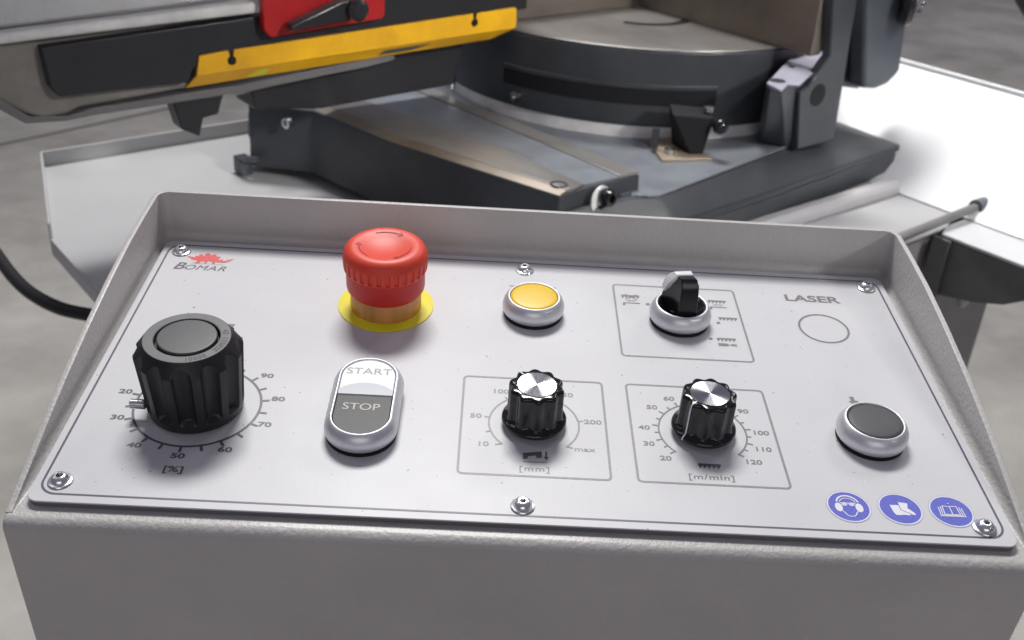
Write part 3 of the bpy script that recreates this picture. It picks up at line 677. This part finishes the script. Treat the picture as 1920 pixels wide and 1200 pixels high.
# drum window: its recess shade is a black band laid on the wall
bm = bmesh.new(); rows = []
for i in range(41):
    a = R(191 + 58.5 * i / 40); rows.append([V(bm, TC[0] + r * math.cos(a), TC[1] + r * math.sin(a), z) for r, z in ((256.1, -60), (257.4, -61.5), (257.4, -65), (256.2, -66.5))])
for a, b_ in zip(rows, rows[1:]):
    for k in range(3): bm.faces.new((a[k], a[k + 1], b_[k + 1], b_[k]))
obj('drum_lip', bm, M['castgrey'], tt)
bm = bmesh.new(); rows = []
for i in range(41):
    a = R(191 + 58.5 * i / 40); rows.append([V(bm, TC[0] + 256.7 * math.cos(a), TC[1] + 256.7 * math.sin(a), z) for z in (-66, -84)])
for a, b_ in zip(rows, rows[1:]): bm.faces.new((a[0], a[1], b_[1], b_[0]))
obj('drum_recess_shade', bm, M['black'], tt)  # shade of the recess as a black strip on the drum
bm = strip(arcpts(345, 262, 62, 208, 322, 30), 13, -19.8); obj('table_slot', bm, M['black'], tt)
obj('bolt_head', lathe([(6.5, 0), (6.5, 6), (3, 6.4), (3, 3), (0, 3)], 24), M['steel'], tt, (TC[0] + 257 * math.cos(R(196)), TC[1] + 257 * math.sin(R(196)), -96), (R(90), 0, R(196 + 90 )))
# ---- fence plates on the table
fe = thing('vice_jaw', 'tall brown oily steel jaw plates standing in a V on the turntable', 'vice')
obj('jaw_plate', box(374, 392, 15, 300, -19.8, 64), M['oily'], fe, bevel=1)
obj('jaw_plate', box(150, 371.5, 296, 316, -19.8, 62), M['oily'], fe, bevel=1)

# ---- clamp lever on the table front
cl = thing('table_clamp', 'small black clamp block with ball end on a tan steel plate before the turntable', 'clamp')
obj('base_plate', prism([(191, 50), (246, 26), (272, 92), (228, 112)], -124.5, -121.5), M['tan'], cl, bevel=0.5)
obj('clamp_block', loft([[(232, 48, -121.4), (246, 40, -121.4), (262, 70, -121.4), (240, 84, -121.4)], [(214, 64, -78), (254, 38, -80), (268, 66, -78), (232, 88, -74)]]), M['black'], cl, bevel=1.5)
obj('ball_end', lathe([(0, -9)] + [(9 * math.cos(R(a)), 9 * math.sin(R(a))) for a in range(-75, 76, 15)] + [(0, 9)], 24, cap=False), M['black_gloss'], cl, (256, 30, -88))
obj('clamp_screw', lathe([(5.5, 0), (5.5, 5), (2.6, 5.3), (2.4, 2), (0, 2)], 20), M['steel'], cl, (258, 52, -77))
obj('clamp_screw', lathe([(6, 0), (6, 5), (3, 5.3), (2.6, 2), (0, 2)], 20), M['steel'], cl, (214, 62, -121.4))
obj('clamp_tab', prism([(206, 84), (212, 78), (214, 86)], -121.4, -98), M['castgrey'], cl)

# ---- vice bracket right of the turntable
vb = thing('vice_bracket', 'grey cast bracket with pale lilac top and bored holes right of the turntable', 'bracket')
pad = obj('pad', loft([[(350, 51, -124.4), (346, 40, -124.4), (359, 16, -124.4), (369, 14, -124.4), (470, 66, -124.4), (462, 96, -124.4)], [(292, 5, -39), (283, -6, -39), (281, -24, -39), (309, -11, -39), (469, 64, -39), (463, 95, -39)]]), M['castgrey'], vb, bevel=2)
obj('pad_top', prism([(290, 4), (281, -23), (309, -10), (318, -18), (438, 38), (469, 64), (463, 95)], -38.9, -36.6), M['lilac'], vb, bevel=0.5)
obj('bore', lathe([(9, 0.0), (9, 0.4), (7.5, 0.4), (7.5, 0.2), (0, 0.2)], 28, cap=False), M['castgrey'], vb, (308, 4, -36.5))
obj('bore', lathe([(4, 0.0), (4, 0.4), (0, 0.4)], 20, cap=False), M['black'], vb, (372, 36, -36.5))  # black disc, the dark inside of the hole put into colour
obj('web_plate', prism([(366, -124.4), (435, -124.4), (421, 62), (378, 62), (379, 40), (393, -19), (364, -50), (349, -54)], 2, 14.5, axis='y'), M['castgrey'], vb, bevel=2)
obj('bore', lathe([(13, 0), (13, 0.6), (0, 0.6)], 32, cap=False), M['black'], vb, (384, 1.9, -62), (R(90), 0, 0))  # flat black disc stands in for the shade inside the bore

# ---- gearbox housing
gb = thing('gearbox', 'blue grey rounded gearbox housing with a black hand wheel above the white chute', 'gearbox')
obj('housing', prism([(490, 66), (494, 47), (532, -84), (563, -89), (586, -86), (608, -72), (600, -20), (593, 20), (588, 66)], 40, 66, axis='y'), M['castgrey2'], gb, bevel=7, seg=4)
obj('flange', prism([(472, 66), (473, 60), (510, -84), (566, -96), (531, 40), (526, 66)], 66.5, 90, axis='y'), M['castgrey'], gb, bevel=3)
obj('hand_wheel', lathe([(0, 0), (22, 0), (28, 3), (30, 9), (28, 15), (14, 18), (0, 19)], 40, cap=False), M['black_satin'], gb, (572, 39, 22), (R(90), 0, R(35)))
for x, z in ((582, 12), (588, 20)): obj('wheel_screw', lathe([(3, 0), (3, 3), (0, 3.4)], 12), M['steel'], gb, (x, 20, z), (R(90), 0, 0))
hk = thing('hanging_cable', 'black hose just touching the top right corner over the floor', 'cable')
obj('sheath', tube([(905, 95, 90), (938, 95, 32), (960, 95, 8), (986, 95, -14), (1010, 95, -30), (1052, 95, -55), (1110, 95, -80)], 14, 14), M['rubber'], hk)

# ---- saw arm
sa = thing('bandsaw', 'light grey hammered bandsaw arm crossing the top left corner with black bar and yellow guard', 'saw arm')
B0 = 250
obj('arm_casting', prism([(-620, 26), (-418, 32), (-184, 41), (-176, 260), (-620, 260)], B0 + 14, B0 + 70, axis='y'), M['armgrey'], sa, bevel=3)
obj('unseen_arm_body', prism([(-183, 52), (170, 62), (170, 330), (-175, 330)], B0 + 16, B0 + 90, axis='y'), M['armgrey'], sa, bevel=3)  # unseen upper casting, added so its shadow falls on the rails
obj('arm_rim', prism([(-620, 16), (-417, 22), (-184, 28), (-184, 39), (-418, 31), (-620, 24)], B0 - 2, B0 + 16, axis='y'), M['armrim_lit'], sa, bevel=3.5)
obj('arm_recess', prism([(-620, -12), (-400, -2), (-184, 5), (-184, 27.5), (-620, 15.5)], B0 + 12, B0 + 60, axis='y'), M['armbrown'], sa)
obj('arm_nose', prism([(-500, 10), (-184, -14), (-184, -36), (-250, -40), (-357, -45), (-368, -49), (-388, -50), (-402, -44), (-440, -16)], B0 + 13, B0 + 50, axis='y'), M['armbrown'], sa, bevel=4)
lp = [(-620, 66), (-425, -19), (-400, -42), (-366, -46), (-345, -42), (-200, -39), (-93, -32), (-20, -27), (-20, -34), (-55, -38), (-200, -47), (-345, -49), (-370, -50.5), (-404, -48), (-430, -27), (-620, 56)]
obj('lower_plate', prism([(a, z - 4.8) for a, z in lp], B0 + 14, B0 + 34, axis='y'), M['strip'], sa, bevel=0.8)
obj('black_bar', prism([(-385, 16), (-382, -20), (-376, -28.5), (-257, -30), (-252, -18), (150, 4), (150, 45), (-40, 40), (-185, 24.5)], B0, B0 + 14, axis='y'), M['bar'], sa, bevel=1.2)
# yellow guard: upright leaf with keyholes and a bent lower leaf
def keyhole(a, ztop):
    return [(a - 3.2, ztop), (a - 2.2, ztop - 3.5), (a - 2.2, ztop - 6.5)] + [(a + 4.6 * math.cos(R(t)), ztop - 10 + 4.6 * math.sin(R(t))) for t in range(125, 420, 20)] + [(a + 2.2, ztop - 6.5), (a + 2.2, ztop - 3.5), (a + 3.2, ztop)]
def line(a, a0, z0, a1, z1): return z0 + (z1 - z0) * (a - a0) / (a1 - a0)
ztop = lambda a: line(a, -247, -5, 132, 8)
zb = lambda a: line(a, -250, -24, 133, -15)
up = [(-246, ztop(-247) - 1)] + keyhole(-214, ztop(-214)) + keyhole(74, ztop(74)) + [(130, ztop(131)), (132.5, ztop(131) - 2), (133, zb(133)), (-250, zb(-250))]
yg = obj('blade_guard', prism(up, B0 - 3, B0 - 0.6, axis='y'), M['armyellow'], sa, smooth=False)
bm = loft([[(-250, B0 - 3, zb(-250)), (133, B0 - 3, zb(133)), (133, B0 - 0.6, zb(133)), (-250, B0 - 0.6, zb(-250))], [(-257, B0 + 9, -38), (106, B0 + 9, -28), (106, B0 + 11, -27.5), (-257, B0 + 11, -37.5)]])
obj('guard_lower_leaf', bm, M['armyellow'], sa, smooth=False)
for a in (-214, 74): obj('keyhole_bolt', lathe([(3.6, 0), (3.6, 3), (0, 3.4)], 20), M['black'], sa, (a, B0 - 0.5, ztop(a) - 10), (R(90), 0, 0))
obj('warning_sticker', loft([[(-200, B0 + 6.6, -34.6), (-176, B0 + 6.6, -34.0), (-176, B0 + 7.2, -34.0), (-200, B0 + 7.2, -34.6)], [(-178, B0 + 1, -26.5), (-173, B0 + 1, -26.4), (-173, B0 + 1.6, -26.4), (-178, B0 + 1.6, -26.5)]]), M['lime'], sa, smooth=False)
obj('guard_slot', loft([[(-45, B0 + 6.2, -29.2), (-2, B0 + 6.2, -28.2), (-2, B0 + 7.2, -28.2), (-45, B0 + 7.2, -29.2)], [(-40, B0 + 1.0, -23.8), (22, B0 + 1.0, -22.0), (22, B0 + 1.8, -22.0), (-40, B0 + 1.8, -23.8)]]), M['castgrey2'], sa, smooth=False)
# red block with lever
obj('red_block', prism([(-184, 70), (-184, 15), (-177, 7), (-53, 13.5), (-49, 17), (-49, 74)], B0 - 14, B0 - 3.5, axis='y'), M['armred'], sa, bevel=1.5)
obj('clamp_lever', prism([(-166, 15.5), (-165, 22), (-112, 40), (-92, 42), (-84, 36), (-84, 24), (-92, 20), (-104, 20)], B0 - 34, B0 - 20, axis='y'), M['lever'], sa, bevel=2.5)
obj('lever_hub', lathe([(11, 0), (11, 26), (7, 30), (0, 31)], 28), M['black_satin'], sa, (-95, B0 - 14, 31), (R(90), 0, 0))
obj('arm_bracket', prism([(-268, -50), (-261, -82), (-243, -92), (-238, -74), (-222, -72), (-218, -60), (-212, -48)], 270, 292, axis='y'), M['bar'], sa, bevel=1.5)
obj('guide_rod', tube([(-214, 285, -58), (-150, 285, -52)], 4, 12), M['steel'], sa)
obj('blade_guide', prism([(-178, -60), (-176, -78), (-99, -88), (75, -84), (90, -30), (-178, -40)], 285, 330, axis='y'), M['bar'], sa, bevel=2)  # lower arm part, with the under-arm shadow put into its black
obj('guide_post', tube([(97, 322, -28), (97, 322, -100)], 6, 16), M['steel'], sa)

# ---- cable on the left
hs = empty('power_cable', (0, 0, 0), (0, 0, 0), 'thick black cable curving in from the left edge towards the box', 'cable')
def smooth_path(P, n=8):
    out = []
    for i in range(len(P) - 1):
        a, b_, c, d = [Vector(P[max(0, min(len(P) - 1, i + k))]) for k in (-1, 0, 1, 2)]
        for j in range(n):
            t = j / n; out.append(0.5 * (2 * b_ + (c - a) * t + (2 * a - 5 * b_ + 4 * c - d) * t * t + (3 * b_ - a - 3 * c + d) * t ** 3))
    return out + [Vector(P[-1])]
obj('sheath', tube(smooth_path([(-629.0, 1111.6, -300.0), (-502.0, 930.9, -300.0), (-421.5, 822.8, -300.0), (-373.4, 760.0, -300.0), (-336.6, 721.0, -300.0), (-296.3, 692.2, -300.0), (-260.2, 680.1, -300.0), (-220.4, 672.3, -300.0), (-163.0, 671.3, -300.0)]), 7.5, 16), M['rubber'], hs)
